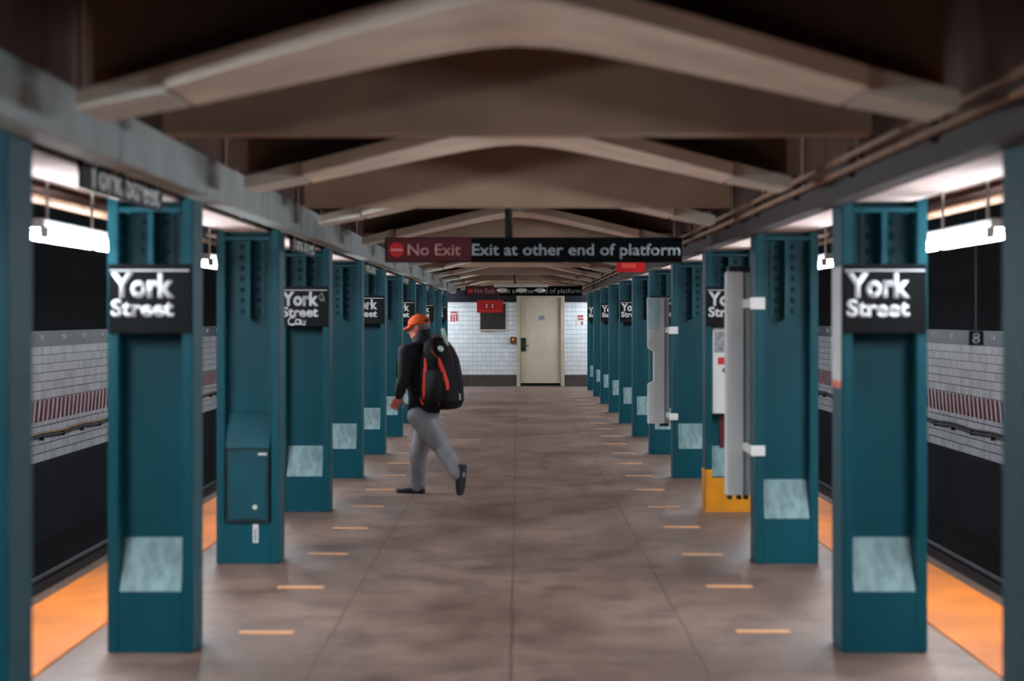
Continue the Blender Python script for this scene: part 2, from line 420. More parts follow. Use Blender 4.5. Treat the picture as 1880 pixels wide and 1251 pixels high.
for k in range(9): b.box(-hw + 2 * hw * (k + 0.5) / 9 - 0.006, -hw + 2 * hw * (k + 0.5) / 9 + 0.006, -0.016, -0.006, 0.0, hh)
b.build('window_grille', M['grille'], wnd)

def wall_poster(px0, px1, py0, py1, label, red_rects, name='poster'):
    t = thing(name, label, 'poster', (px2((px0 + px1) / 2), WALLY, pz2(py1)))
    w_, h_ = (px2(px1) - px2(px0)) / 2, pz2(py0) - pz2(py1)
    MB().box(-w_, w_, -0.008, 0.003, 0, h_).build('poster_sheet', M['paper'], t)
    for (u0, u1, v0, v1) in red_rects: MB().box(-w_ + 2 * w_ * u0, -w_ + 2 * w_ * u1, -0.011, -0.008, h_ * v0, h_ * v1).build('poster_print', M['poster_red'], t)
wall_poster(826, 841.5, 571, 592, 'red and white printed notice on the tiles beside the far duct', [(0.05, 0.95, 0.78, 0.95), (0.05, 0.3, 0.05, 0.7), (0.36, 0.62, 0.05, 0.7), (0.68, 0.95, 0.1, 0.72)])
wall_poster(1060, 1072, 578, 589, 'upper red notice on the tiles beyond the beige door', [(0.05, 0.9, 0.5, 0.95), (0.1, 0.95, 0.08, 0.4)])
wall_poster(1057, 1071, 590, 599, 'white notice with red corner under the other red notice', [(0.68, 0.98, 0.25, 0.95), (0.04, 0.1, 0.0, 1.0)])
t = thing('call_box', 'small brown call box with amber button beside the beige door', 'call box', (px2(942), WALLY, pz2(631)))
MB().box(-0.068, 0.068, -0.07, 0.004, 0, 0.16, 0.006).build('box_body', M['brown_box'], t)
MB().tube([(0, -0.07, 0.095), (0, -0.085, 0.095)], 0.035, 14).build('call_button', M['amber'], t)

# red box in front of the window: hung from the beam above
RY = 56.9
t = thing('red_sign_box', 'big red hanging sign box half covering the dark window', 'sign', (W(899.5, 574, RY).x, RY, W(0, 574.5, RY).z))
rw, rh = 24 * RY / F, 23.5 * RY / F
MB().box(-rw, rw, -0.06, 0.06, 0, rh, 0.008).build('sign_body', M['red'], t)
b = MB()
for k in range(13):
    if k in (0, 12): continue
    b.box(-rw * 0.55 + k * rw * 0.085, -rw * 0.55 + k * rw * 0.085 + rw * 0.06, -0.064, -0.06, rh * 0.85, rh * 0.9)
for k in range(18): b.box(-rw * 0.86 + k * rw * 0.095, -rw * 0.86 + k * rw * 0.095 + rw * 0.07, -0.064, -0.06, rh * 0.13, rh * 0.18)
b.build('sign_print', M['red_text'], t)
for xa in (-0.09, 0.05): MB().box(xa, xa + 0.025, -0.064, -0.06, rh * 0.38, rh * 0.68).build('sign_digit', M['white'], t)
b = MB()
for x in (-rw * 0.7, rw * 0.7): b.tube([(x, 0, rh), (x, 0, 2.95 - t.location.z)], 0.01, 8)
b.build('hanger_rod', M['dark'], t)
RY = 24.0
t = thing('red_sign_box', 'small red hanging sign box under the tan conduits', 'sign', (W(1157.5, 500, RY).x, RY, W(0, 500, RY).z))
rw, rh = 26 * RY / F, 19 * RY / F
MB().box(-rw, rw, -0.05, 0.05, 0, rh, 0.006).build('sign_body', M['red'], t)
b = MB()
for k in range(6): b.box(-rw * 0.62 + k * rw * 0.17, -rw * 0.62 + k * rw * 0.17 + rw * 0.1, -0.054, -0.05, rh * 0.42, rh * 0.86)
b.build('sign_print', M['red_text'], t)
b = MB(); b.tube([(-rw * 0.6, 0, rh), (-rw * 0.6, 0, 2.95 - t.location.z)], 0.01, 8); b.build('hanger_rod', M['dark'], t)

# ------------------------------------------------------------------ ceiling of the platform
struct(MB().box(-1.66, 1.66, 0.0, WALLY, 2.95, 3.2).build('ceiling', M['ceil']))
for s, nm in SIDES:
    def bs(mb, a, c, y0, y1, z0, z1, bev=0): return mb.box(min(s * a, s * c), max(s * a, s * c), y0, y1, z0, z1, bev)
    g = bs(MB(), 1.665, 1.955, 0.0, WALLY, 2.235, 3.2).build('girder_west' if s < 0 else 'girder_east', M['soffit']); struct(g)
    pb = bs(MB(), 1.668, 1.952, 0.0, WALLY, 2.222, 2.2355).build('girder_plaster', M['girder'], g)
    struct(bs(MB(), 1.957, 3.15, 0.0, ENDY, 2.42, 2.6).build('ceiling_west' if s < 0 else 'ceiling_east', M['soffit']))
    t = thing('pipe', 'brown pipe under the soffit over the platform edge ' + SS[s], 'pipe', (s * 2.62, 0, 2.30))
    MB().tube([(0, 0.2, 0), (0, WALLY, 0)], 0.03, 10).build('pipe_run', M['pipe'], t, True)
    for k in range(13): MB().box(-0.012, 0.012, 3.0 + k * PITCH, 3.04 + k * PITCH, 0.0, 0.12).build('pipe_hanger', M['dark'], t)

def gz(x):  # soffit line of a rib
    return 2.53 - 0.22 * math.sqrt(x * x + 0.03)
for k in range(12):
    Y1 = 7.5 + PITCH * k
    t = thing('ceiling_rib', f'shallow peaked tan ceiling rib across the platform, {ORD[k]} rib from the viewer', 'ceiling rib', (0, Y1, 0), 'peaked ribs of the platform ceiling')
    xs = [-1.0 + 0.1 * i for i in range(21)]
    dep = lambda x: 0.45 + 0.7 * (1 - abs(x) / 1.3)
    b = MB(); b.loft([[(x, 0, gz(x)), (x, -dep(x), gz(x)), (x, -dep(x), gz(x) + 0.06), (x, 0, gz(x) + 0.06)] for x in xs])
    b.build('rib_slab', M['rib'], t)
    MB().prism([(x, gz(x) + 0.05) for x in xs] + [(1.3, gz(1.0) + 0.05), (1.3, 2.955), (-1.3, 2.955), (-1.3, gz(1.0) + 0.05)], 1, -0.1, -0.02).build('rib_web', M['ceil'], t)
    for s in (-1, 1):
        xb = [s * 1.018, s * 1.28]
        b = MB(); b.prism([(xb[0], gz(xb[0])), (xb[1], gz(xb[1]) + 0.01), (xb[1], gz(xb[1]) + 0.06), (xb[0], gz(xb[0]) + 0.075)], 1, -0.5, 0.0)
        b.build('rib_end', M['bracket'], t)
for k in range(9):
    Y0 = 8.93 + 5.94 * k
    t = MB().box(-1.31, 1.31, Y0, Y0 + 0.2, 2.33, 2.955).build('cross_beam', M['beam'])
    tag(t, f'straight tan plaster beam crossing the platform ceiling, {ORD[k]} beam from the viewer', 'ceiling beam', 'straight cross beams of the platform ceiling')

# duct over one column row
t = thing('duct', 'long grey rectangular duct running along the row of columns', 'duct', (-1.515, 0, 2.222))
MB().box(-0.062, 0.062, 0.0, WALLY - 0.3, 0, 0.185, 0.006).build('duct_body', M['duct'], t)
for k in range(23): MB().box(-0.066, 0.066, 1.5 + k * 2.45, 1.53 + k * 2.45, -0.004, 0.19).build('duct_seam', M['duct'], t)
for k in range(24):
    Y = 8.4 + k * 2.05
    if Y > 55: break
    b = MB(); b.tube([(0, Y, 0.18), (0, Y, 0.73)], 0.012, 8); b.box(-0.07, 0.07, Y - 0.02, Y + 0.02, 0.186, 0.205); b.build('hanger_rod', M['pipe'], t)
# conduits and tray over the other
t = thing('cable_tray', 'dark cable tray with two tan conduits along the second column row', 'cable tray', (1.52, 0, 2.195))
MB().box(-0.04, 0.062, 0.0, WALLY - 0.3, 0, 0.14, 0.004).build('tray_body', M['tray'], t)
for zz in (0.165, 0.108):
    MB().tube([(-0.065, 0, zz), (-0.065, WALLY - 0.3, zz)], 0.017, 10).build('conduit', M['pipe'], t, True)
for k in range(26): MB().box(-0.07, 0.0, 2.2 + k * 2.1, 2.23 + k * 2.1, 0.07, 0.2).build('conduit_clamp', M['tray'], t)
for k in range(24):
    Y = 8.5 + k * 2.05
    if Y > 55: break
    b = MB(); b.tube([(-0.03, Y, 0.13), (-0.03, Y, 0.755)], 0.010, 8); b.build('hanger_rod', M['pipe'], t)

# fluorescent fixtures over both platform edges
fx = None
for s, nm in SIDES:
    for k, Y in enumerate(sorted([13.4 + PITCH * (n - 2) for n in range(-1, 12)] + [11.47, 55.9])):  # farthest light on each side is an extra, added to brighten the end wall
        lab = f'twin-tube fluorescent light over the platform edge {SS[s]}, {ORD[k]} from the viewer'
        if fx is None:
            fx = thing('fluorescent_light', lab, 'light', (0, 0, 0), 'fluorescent lights over the platform edges')
            MB().box(-0.05, 0.05, 0.0, 1.86, 0.03, 0.075, 0.006).build('light_housing', M['fix'], fx)
            for x in (-0.052, 0.052):
                tb = MB().tube([(x, 0.04, 0.0), (x, 1.82, 0.0)], 0.019, 10).build('lamp_tube', M['tube'], fx, True)
                for ya in (0.01, 1.82): MB().box(x - 0.02, x + 0.02, ya, ya + 0.03, -0.02, 0.035).build('lamp_socket', M['fix_dark'], tb)
            for y in (0.35, 1.6):
                MB().tube([(0, y, 0.07), (0, y, 0.378)], 0.008, 8).build('hanger_rod', M['fix_dark'], fx)
            o = fx
        else:
            o = copy_tree(fx); o['label'] = lab
        o.location = (s * 2.3, Y, 2.046)

# ------------------------------------------------------------------ columns
def column(label):
    t = thing('column', label, 'column', (0, 0, 0), 'teal steel columns along the platform')
    for sx in (-1, 1):
        b = MB(); b.box(sx * 0.183 - 0.027, sx * 0.183 + 0.027, -0.19, 0.19, 0.0, 2.40, 0.006)
        for yy in (-0.13, 0.13):
            for k in range(9):
                z = 1.68 + k * 0.073
                b.dome((sx * 0.156, yy, z), (-sx, 0, 0), 0.015)
        b.build('flange', M['teal'], t)
    MB().box(-0.16, 0.16, -0.012, 0.012, 0.0, 2.23).build('web', M['teal'], t)
    for sy in (-1, 1):
        b = MB()
        y0, y1 = sorted((sy * 0.0125, sy * 0.026)); b.box(-0.10, 0.10, y0, y1, 1.65, 2.165)
        y0, y1 = sorted((sy * 0.02, sy * 0.185)); b.box(-0.014, 0.014, y0, y1, 1.65, 2.165)
        for xx in (-0.055, 0.055):
            for k in range(7): b.dome((xx, sy * 0.026, 1.69 + k * 0.073), (0, sy, 0), 0.018)
        b.build('stiffener', M['teal'], t)
        y0, y1 = sorted((sy * 0.0125, sy * 0.186))
        b = MB(); b.box(-0.153, 0.153, y0, y1, 2.168, 2.19)
        for xx in (-0.11, 0.11): b.dome((xx, sy * 0.15, 2.168), (0, 0, -1), 0.016)
        b.build('cap_plate', M['teal'], t)
    return t
def plinth(t, base_mat='teal'):
    for sy in (-1, 1):
        pts = [(sy * 0.0125, 0.0), (sy * 0.183, 0.0), (sy * 0.183, 0.30), (sy * 0.0125, 0.55)]
        p = MB().prism(pts, 0, -0.155, 0.155).build('plinth', M['teal'], t)
        a, c = Vector((0, sy * 0.183, 0.30)), Vector((0, sy * 0.0125, 0.55)); n = Vector((0, sy * 0.25, 0.1705)).normalized() * 0.003
        pts = [(a.y + n.y, a.z + n.z), (c.y + n.y * 0, c.z + n.z + 0.002), (c.y, c.z), (a.y, a.z)]
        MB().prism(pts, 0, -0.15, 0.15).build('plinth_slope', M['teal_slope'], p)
def feature(s, n):
    if n == 0: return 'plain, cropped by the frame edge'
    if s < 0 and n == 2: return 'carrying a teal cabinet'
    if s > 0 and n == 3: return 'standing on a yellow painted base'
    if s > 0 and n in (2, 4): return 'clamped by two white blocks'
    return 'carrying a York Street sign' if n % 2 else 'with riveted head and no sign'
proto = None; proto_cab = None; COLS = {}
for s, nm in SIDES:
    for n in range(12):
        lab = f'teal steel column {feature(s, n)}, {ORD[n]} from the viewer {SN[s]}'
        if s < 0 and n == 2:
            o = column(lab)
            b = MB(); b.prism([(-0.0125, 0.0), (-0.183, 0.0), (-0.183, 0.275), (-0.0125, 0.275)], 0, -0.155, 0.155); b.build('plinth', M['teal'], o)
        elif proto is None:
            o = proto = column(lab); plinth(o)
        else:
            o = copy_tree(proto); o['label'] = lab
        o.location = (s * COLX, colY(n), 0); COLS[(s, n)] = o

# yellow painted base on one column
o = COLS[(1, 3)]
b = MB()
for (x0, x1, y0, y1, z0, z1) in ((-0.214, 0.214, -0.1945, -0.19, 0, 0.29), (-0.214, -0.155, -0.1945, -0.19, 0.29, 0.36), (-0.2145, -0.21, -0.1945, 0.194, 0, 0.36), (0.21, 0.2145, -0.1945, 0.194, 0, 0.29), (-0.214, 0.214, 0.19, 0.1945, 0, 0.29)):
    b.box(x0, x1, y0, y1, z0, z1)
b.build('painted_base', M['yellow_paint'], o)

# cabinet in the recess of a column
Yc = colY(2)
t = thing('cabinet', 'teal metal cabinet with sloped hood in a column recess', 'cabinet', (-COLX, Yc, 0.276))
MB().prism([(-0.05, 0.0), (-0.198, 0.0), (-0.198, 0.50), (-0.05, 0.72)], 0, -0.143, 0.143).build('cabinet_body', M['teal_cabinet'], t)
MB().prism([(-0.2, 0.495), (-0.203, 0.50), (-0.05, 0.727), (-0.05, 0.72)], 0, -0.147, 0.147).build('cabinet_hood', M['teal_slope'] if False else M['teal_cabinet'], t)
b = MB(); b.box(-0.128, 0.128, -0.206, -0.199, 0.02, 0.48, 0.004); dr = b.build('cabinet_door', M['teal_cabinet'], t)
b = MB(); b.box(-0.14, -0.131, -0.2035, -0.1985, 0.008, 0.492); b.box(0.131, 0.14, -0.2035, -0.1985, 0.008, 0.492); b.box(-0.131, 0.131, -0.2035, -0.1985, 0.006, 0.016); b.box(-0.131, 0.131, -0.2035, -0.1985, 0.484, 0.492); b.build('door_gasket', M['dark'], t)
b = MB(); b.tube([(0.05, -0.206, 0.105), (0.05, -0.216, 0.105)], 0.017, 12); b.build('cabinet_lock', M['fix'], dr)
MB().tube([(0.05, -0.205, 0.035), (0.05, -0.212, 0.035)], 0.012, 10).build('key_hole', M['dark'], dr)
MB().box(0.07, 0.13, -0.209, -0.206, 0.452, 0.466).build('door_latch', M['fix'], dr)
t = thing('label_strip', 'small pale vertical strip on the column base below the teal cabinet', 'label strip', (-COLX + 0.052, Yc - 0.1835, 0.14))
MB().box(-0.019, 0.019, -0.003, 0.0, 0, 0.125).build('strip_plate', M['paper'], t)
b = MB()
for k in range(4): b.box(-0.006, 0.004, -0.0045, -0.003, 0.015 + k * 0.02, 0.029 + k * 0.02)
b.build('strip_print', M['dark'], t)

# ------------------------------------------------------------------ York Street signs on the columns
def sign(label):
    t = thing('station_sign', label, 'sign', (0, 0, 0), 'York Street signs on the columns')
    MB().box(-0.203, 0.203, -0.012, 0.0, 0.0, 0.34, 0.003).build('sign_plate', M['sign'], t)
    text_mesh('York', -0.189, 0.122, 0.174, 0.296, -0.0122, 0.042).build('lettering', M['white'], t)
    text_mesh('Street', -0.189, 0.118, 0.081, 0.166, -0.0122, 0.034).build('lettering', M['white'], t)
    MB().box(-0.195, 0.195, -0.0145, -0.012, 0.305, 0.312).build('sign_stripe', M['white'], t)
    return t
sp = None
for s, nm in SIDES:
    for k, n in enumerate((1, 3, 5, 7, 9, 11)):
        lab = f'black York Street column sign, {ORD[k]} from the viewer in the row {SN[s]}'
        if s < 0 and n == 3: lab = 'black York Street column sign with white graffiti under the lettering'
        if sp is None: o = sp = sign(lab)
        else: o = copy_tree(sp); o['label'] = lab
        o.location = (s * COLX, colY(n) - 0.191, 1.572)
        if s < 0 and n == 3: gs = o
# scribbles on the one sign
b = MB()
def scrib(pts, r=0.006):
    b.tube([(x, -0.0135, z) for x, z in pts], r, 6)
def arc(cx, cz, rx, rz, a0, a1, n=10):
    return [(cx + rx * math.cos(math.radians(a0 + (a1 - a0) * i / n)), cz + rz * math.sin(math.radians(a0 + (a1 - a0) * i / n))) for i in range(n + 1)]
scrib(arc(-0.10, 0.045, 0.035, 0.032, 60, 300)); scrib(arc(-0.055, 0.04, 0.02, 0.022, 0, 360)); scrib([(-0.03, 0.06), (-0.028, 0.02), (-0.01, 0.05), (0.0, 0.02), (0.012, 0.05)]); scrib([(-0.13, 0.018), (-0.05, 0.024), (0.01, 0.014)])
b.build('graffiti', M['white'], gs)
b = MB(); scrib(arc(0.145, 0.25, 0.016, 0.03, 20, 330), 0.003); scrib([(0.13, 0.235), (0.175, 0.215), (0.165, 0.25)], 0.003); scrib([(0.15, 0.29), (0.165, 0.22)], 0.003); b.build('graffiti', M['duct'], gs)

# long station signs along the girder below the duct
for k in range(6):
    yc = 10.2 + 2 * PITCH * k * 0.985
    t = thing('girder_sign', f'narrow York Street sign along the girder below the grey duct, {ORD[k]} from the viewer', 'sign', (-1.663, yc, 2.14), 'York Street signs along the girder')
    MB().box(0.0, 0.012, -1.05, 1.05, 0.0, 0.2).build('sign_plate', M['sign'], t)
    tm = text_mesh('York Street', -0.93, 0.93, 0.015, 0.135, 0.0, 0.03, 0.003)
    for v in tm.bm.verts: co = v.co.copy(); v.co = Vector((0.013 - co.y, co.x, co.z))
    tm.build('lettering', M['white'], t)

# ------------------------------------------------------------------ exit signs hanging across the platform
def exit_sign(Y, k, label, post_top, px_post):
    """built at Y, 545 px wide at 18.8 m"""
    u = 18.8 / F
    z0 = 2.077
    xL, xR = -243 * u, 302 * u
    t = thing('exit_sign', label, 'sign', (0, Y, z0), 'exit direction signs across the platform')
    H = 46 * u
    MB().box(xL, xR, -0.03, 0.03, 0, H, 0.004).build('sign_body', M['sign'], t)
    MB().box(xL + 0.012, xL + 158 * u, -0.034, -0.03, 0.008, H - 0.008).build('red_panel', M['sign_red'], t)
    def P(px): return (px - CX) * u
    zb, zt = (482 - 469) * u, (482 - 448) * u
    text_mesh('No Exit', P(749), P(846), zb, zt, -0.0345, 0.012).build('lettering', M['sign_pink'], t)
    text_mesh('Exit at other end of platform', P(867), P(1248), zb, zt, -0.031, 0.012).build('lettering', M['sign_grey'], t)
    sy = MB().tube([(P(729), -0.034, 23 * u), (P(729), -0.037, 23 * u)], 13.5 * u, 28).build('no_entry_disc', M['symbol_red'], t)
    MB().box(P(718), P(740), -0.0395, -0.037, 21 * u, 25 * u).build('disc_bar', M['sign_pink'], sy)
    b = MB(); b.tube([(P(px_post), 0, H), (P(px_post), 0, post_top - z0)], 0.032, 12); b.build('hanging_post', M['dark'], t, True)
exit_sign(18.8, 0, 'black and red no-exit sign hanging in front of the ceiling near the viewer', 2.95, 934)
exit_sign(47.9, 1, 'smaller distant no-exit sign behind the emergency lamps near the beige door', 2.95, 940)

# emergency lamp cluster
Y = 44.5
t = thing('emergency_light', 'row of emergency lamps on a pale bar in front of the distant no-exit sign', 'light', (W(957, 0, Y).x, Y, W(0, 537, Y).z))
q = Y / F
MB().box(-50 * q, 50 * q, -0.05, 0.05, 9.5 * q, 15 * q, 0.006).build('lamp_bar', M['bracket'], t)
for dx in (-35, 0, 34):
    b = MB(); b.ball((dx * q, -0.02, 3.8 * q), (10 * q, 0.08, 4.2 * q)); lo = b.build('lamp_head', M['lamp'], t, True)
    b = MB(); b.tube([(dx * q, 0, 7 * q), (dx * q, 0, 10 * q)], 0.02, 8); b.build('lamp_neck', M['dark'], lo)
b = MB(); b.tube([(-11 * q, 0, 14 * q), (-11 * q, 0, 2.95 - t.location.z)], 0.03, 10); b.build('hanging_post', M['dark'], t)

# platform number plate over the track
Y = 16.4
p = W(1792, 621, Y)
t = thing('number_plate', 'small black plate with the number 8 hanging in front of the track wall', 'sign', (p.x, Y, p.z))
q = Y / F
MB().box(-13.5 * q, 13.5 * q, -0.006, 0.006, -13.5 * q, 13.5 * q, 0.002).build('plate_body', M['sign'], t)
text_mesh('8', -6.5 * q, 6.5 * q, -9.5 * q, 9.5 * q, -0.0065, 0.0).build('lettering', M['paper_print'], t)
b = MB(); b.tube([(0, 0, 13 * q), (0, 0, 2.42 - p.z)], 0.006, 8); b.build('hanger_rod', M['dark'], t)

# ------------------------------------------------------------------ fittings on the conduit side
# tall grey cabinet clamped behind the third column
Y = 16.78; q = Y / F
def qx(px): return (px - CX) * q
def qz(py): return EYE - (py - CY) * q
t = thing('display_case', 'tall narrow grey metal case clamped beside the yellow-based column', 'display case', (qx(1355), Y, qz(910)))
ox, oz = t.location.x, t.location.z
MB().box(qx(1334) - ox, qx(1366) - ox, 0.0, 0.17, 0.0, qz(499) - oz, 0.008).build('case_body', M['grey_case'], t)
MB().box(qx(1366.3) - ox, qx(1378) - ox, 0.02, 0.17, 0.0, qz(501) - oz, 0.004).build('case_side_rail', M['grey_rail'], t)
MB().box(qx(1338) - ox, qx(1378) - ox, 0.004, 0.16, qz(498.5) - oz, qz(489) - oz).build('case_cap', M['dark'], t)
for px in (1341, 1358, 1371): MB().box(qx(px - 4) - ox, qx(px + 4) - ox, 0.03, 0.12, -0.03, 0.0).build('case_foot', M['dark'], t)
def clamp(t, Yf, px0, px1, py0, py1, Yb):
    ox, oy, oz = t.location
    q = Yf / F
    x0, x1 = (px0 - CX) * q - ox, (px1 - CX) * q - ox
    z0, z1 = EYE - (py1 - CY) * q - oz, EYE - (py0 - CY) * q - oz
    b = MB(); b.box(x0, x1, Yf - oy, Yf + 0.018 - oy, z0, z1, 0.003)
    xs = 1.590 - ox
    b.box(x0, xs, Yf + 0.018 - oy, Yb + 0.01 - oy, z0 + 0.01, z1 - 0.01)
    b.build('clamp_block', M['block_white'], t)
Yf = colY(2) - 0.21
clamp(t, Yf, 1377.5, 1405, 546, 568, Y); clamp(t, Yf, 1379, 1405, 818.5, 838, Y)
# second, with a cut-out in its front edge
Y = 25.36; q = Y / F
t = thing('display_case', 'grey metal panel with a notched edge and a pale blue notice', 'display case', (qx(1208), Y, qz(778)))
ox, oz = t.location.x, t.location.z
o2 = [(1189, 547), (1220, 547), (1220, 778), (1190, 778), (1190, 706), (1200.5, 700), (1200.5, 646), (1190, 640)]
MB().prism([(qx(a) - ox, qz(c) - oz) for a, c in o2], 1, 0.0, 0.16).build('case_body', M['grey_case'], t)
MB().box(qx(1220.2) - ox, qx(1229) - ox, 0.012, 0.16, 0.0, qz(548) - oz, 0.004).build('case_side_rail', M['grey_rail'], t)
MB().box(qx(1189.5) - ox, qx(1209.5) - ox, -0.004, 0.0, qz(605) - oz, qz(549) - oz).build('notice_sheet', M['paper_blue'], t)
MB().box(qx(1212) - ox, qx(1228) - ox, 0.02, 0.12, -0.03, 0.0).build('case_foot', M['dark'], t)
Yf = colY(4) - 0.21
clamp(t, Yf, 1228, 1245, 600, 613.5, Y); clamp(t, Yf, 1229, 1245, 759.5, 772, Y)
# help panel in the recess of the yellow-based column
Yw = colY(3)
t = thing('help_panel', 'pale grey panel with a red square in the recess of the yellow-based column', 'panel', (COLX + 0.0, Yw - 0.0125, 0.83))
MB().box(-0.145, 0.148, -0.10, 0.0, 0.0, 0.735, 0.005).build('panel_body', M['grey_case'], t)
b = MB(); b.box(-0.10, -0.02, -0.104, -0.10, 0.42, 0.48); b.build('red_button_plate', M['symbol_red'], t)
MB().tube([(-0.04, -0.10, 0.37), (-0.04, -0.112, 0.37)], 0.022, 14).build('push_button', M['dark'], t)
b = MB(); b.box(-0.13, 0.0, -0.1035, -0.10, 0.52, 0.70); b.build('panel_print', M['paper_print'], t)
t = thing('red_tag', 'thin red strip hanging below the pale help panel', 'tag', (COLX - 0.06, Yw - 0.02, 0.36))
MB().box(-0.02, 0.02, -0.006, 0.0, 0.0, 0.45).build('tag_strip', M['sign_red'], t)
# white notice on the side of the big signed column
t = thing('side_notice', 'white vertical strip notice with salmon lower end on the column side', 'notice', (1.5965, colY(1), 1.30))
MB().box(-0.004, 0.0, -0.17, 0.17, 0.035, 0.60).build('notice_sheet', M['paper'], t)
MB().box(-0.004, 0.0, -0.17, 0.17, 0.0, 0.035).build('notice_band', M['salmon'], t)

# ------------------------------------------------------------------ floor tape
tp = None
for s, nm in SIDES:
    k = 0
    Y = 12.67
    while Y < 56:
        lab = f'peach floor tape strip {SS[s]}, {ORD[k]} from the viewer'
        if tp is None:
            tp = MB().box(-0.14, 0.14, -0.062, 0.062, 0.0, 0.003).build('floor_tape', M['tape']); o = tp
        else:
            o = tp.copy(); C.objects.link(o)
        tag(o, lab, 'tape', 'tape strips on the platform floor')
        o.location = (s * (1.305 if s < 0 else 1.285) + random.uniform(-0.02, 0.02), Y + random.uniform(-0.05, 0.05), 0.0005); o.rotation_euler = (0, 0, random.uniform(-0.05, 0.05))
        Y += 2.09; k += 1

# ------------------------------------------------------------------ the walking person and the backpack
PY = 22.5
def PP(px, py, dy=0.0):
    return W(px, py, PY + dy)
M['skin'] = mat('skin', (206, 142, 118), 0.55, amt=0.08, scale=20)
M['skin_red'] = mat('ruddy_hand_skin', (206, 120, 104), 0.55, amt=0.12, scale=30)
M['hair'] = mat('grey_hair', (120, 112, 106), 0.8, amt=0.3, scale=60)
M['jacket'] = mat('navy_black_jacket', (24, 26, 34), 0.8, amt=0.25, scale=10, bump=0.3)
M['trousers'] = mat('faded_grey_trousers', (140, 139, 144), 0.9, amt=0.22, scale=9, stretch=(1, 1, 0.4), bump=0.35)
M['cap'] = mat('orange_cap', (250, 92, 26), 0.75, amt=0.14, scale=20)
M['cap_mesh'] = mat('dark_cap_opening', (60, 30, 24), 0.8)
M['shoe'] = mat('black_shoe', (26, 24, 26), 0.55, amt=0.2)
M['sole'] = mat('dark_rubber_sole', (34, 36, 42), 0.8, amt=0.3, scale=30)
M['pack'] = mat('black_pack_fabric', (13, 12, 15), 0.8, amt=0.3, scale=24, bump=0.2, spec=0.2)
M['pack_panel'] = mat('charcoal_pack_panel', (17, 15, 18), 0.9, amt=0.3, scale=24)
M['pack_red'] = mat('orange_red_trim', (252, 62, 36), 0.7, amt=0.12, scale=30)
M['pack_dark_red'] = mat('dark_red_piping', (120, 28, 26), 0.7, amt=0.2)
M['reflector'] = mat('pale_tag', (206, 222, 214), 0.5, amt=0.05)

fwd = Vector((-0.85, 0.527, 0.0)).normalized()      # walking direction
lat = Vector((-fwd.y, fwd.x, 0.0))                   # the person's own port side (towards the viewer)
up = Vector((0, 0, 1))
hipc = PP(779, 764)
base = Vector((hipc.x, PY, 0.0))
person = bpy.data.objects.new('person', None)        # replaced below by the body mesh
bpy.data.objects.remove(person)
L_ = lambda v: Vector(v) - base
hip_l, hip_r = hipc + lat * 0.085, hipc - lat * 0.085
knee_r, ank_r = PP(768, 832, 0.06), PP(768, 893, 0.13)
knee_l, ank_l = PP(811, 822, -0.12), PP(841, 870, -0.26)
chest = PP(771, 672); neckb = PP(771, 634); 
sh_l, sh_r = PP(764, 646) + lat * 0.17, PP(770, 643) - lat * 0.17
elb_l, wri_l = PP(742, 694, -0.16), PP(732, 727, -0.08)
elb_r, wri_r = sh_r - up * 0.27 - fwd * 0.03 - lat * 0.03, sh_r - up * 0.47 + fwd * 0.09 + lat * 0.03
head = PP(769, 600, 0.02)
hf = Vector((-0.93, 0.30, -0.14)).normalized()       # facing direction of the head
hs = hf.cross(up).normalized(); hu = hs.cross(hf).normalized()
R = Matrix((hf, -hs, hu)).transposed()               # head axes: x forward, y port, z up
def HD(x, y, z): return head + R @ Vector((x, y, z))

b = MB()
def bl(p0, r0, p1, r1): b.limb(L_(p0), r0, L_(p1), r1)
# trunk and limbs
b.ball(L_(hipc + up * 0.03), (0.13, 0.13, 0.12)); b.ball(L_(chest), (0.13, 0.13, 0.17)); bl(hipc, 0.11, chest, 0.12)
bl(chest + up * 0.1, 0.1, sh_l, 0.05); bl(chest + up * 0.1, 0.1, sh_r, 0.05)
bl(neckb - up * 0.03, 0.062, head - hf * 0.03 - up * 0.04, 0.055)
for hp, kn, an in ((hip_r, knee_r, ank_r), (hip_l, knee_l, ank_l)):
    bl(hp, 0.078, kn, 0.052); bl(kn, 0.052, an, 0.038)
for an, td in ((ank_r, fwd), (ank_l, (fwd * 0.22 - up * 0.97))):
    bl(an, 0.034, an + td * 0.04, 0.03)
for sh, el, wr in ((sh_l, elb_l, wri_l), (sh_r, elb_r, wri_r)):
    bl(sh, 0.05, el, 0.04); bl(el, 0.04, wr, 0.027)
# head
b.ball(L_(HD(-0.005, 0, 0.02)), (0.097, 0.076, 0.098), R)
b.ball(L_(HD(0.035, 0, -0.045)), (0.058, 0.056, 0.075), R)
b.ball(L_(HD(0.068, 0, -0.095)), (0.024, 0.028, 0.022), R)            # chin
b.limb(L_(HD(0.02, 0.05, -0.07)), 0.022, L_(HD(0.065, 0.018, -0.098)), 0.018)
b.limb(L_(HD(0.02, -0.05, -0.07)), 0.022, L_(HD(0.065, -0.018, -0.098)), 0.018)
b.limb(L_(HD(0.088, 0, 0.005)), 0.011, L_(HD(0.110, 0, -0.035)), 0.015)  # nose
b.ball(L_(HD(0.098, 0.012, -0.042)), 0.010); b.ball(L_(HD(0.098, -0.012, -0.042)), 0.010)
b.limb(L_(HD(0.078, 0.036, 0.018)), 0.011, L_(HD(0.088, 0.010, 0.016)), 0.011); b.limb(L_(HD(0.078, -0.036, 0.018)), 0.011, L_(HD(0.088, -0.010, 0.016)), 0.011)
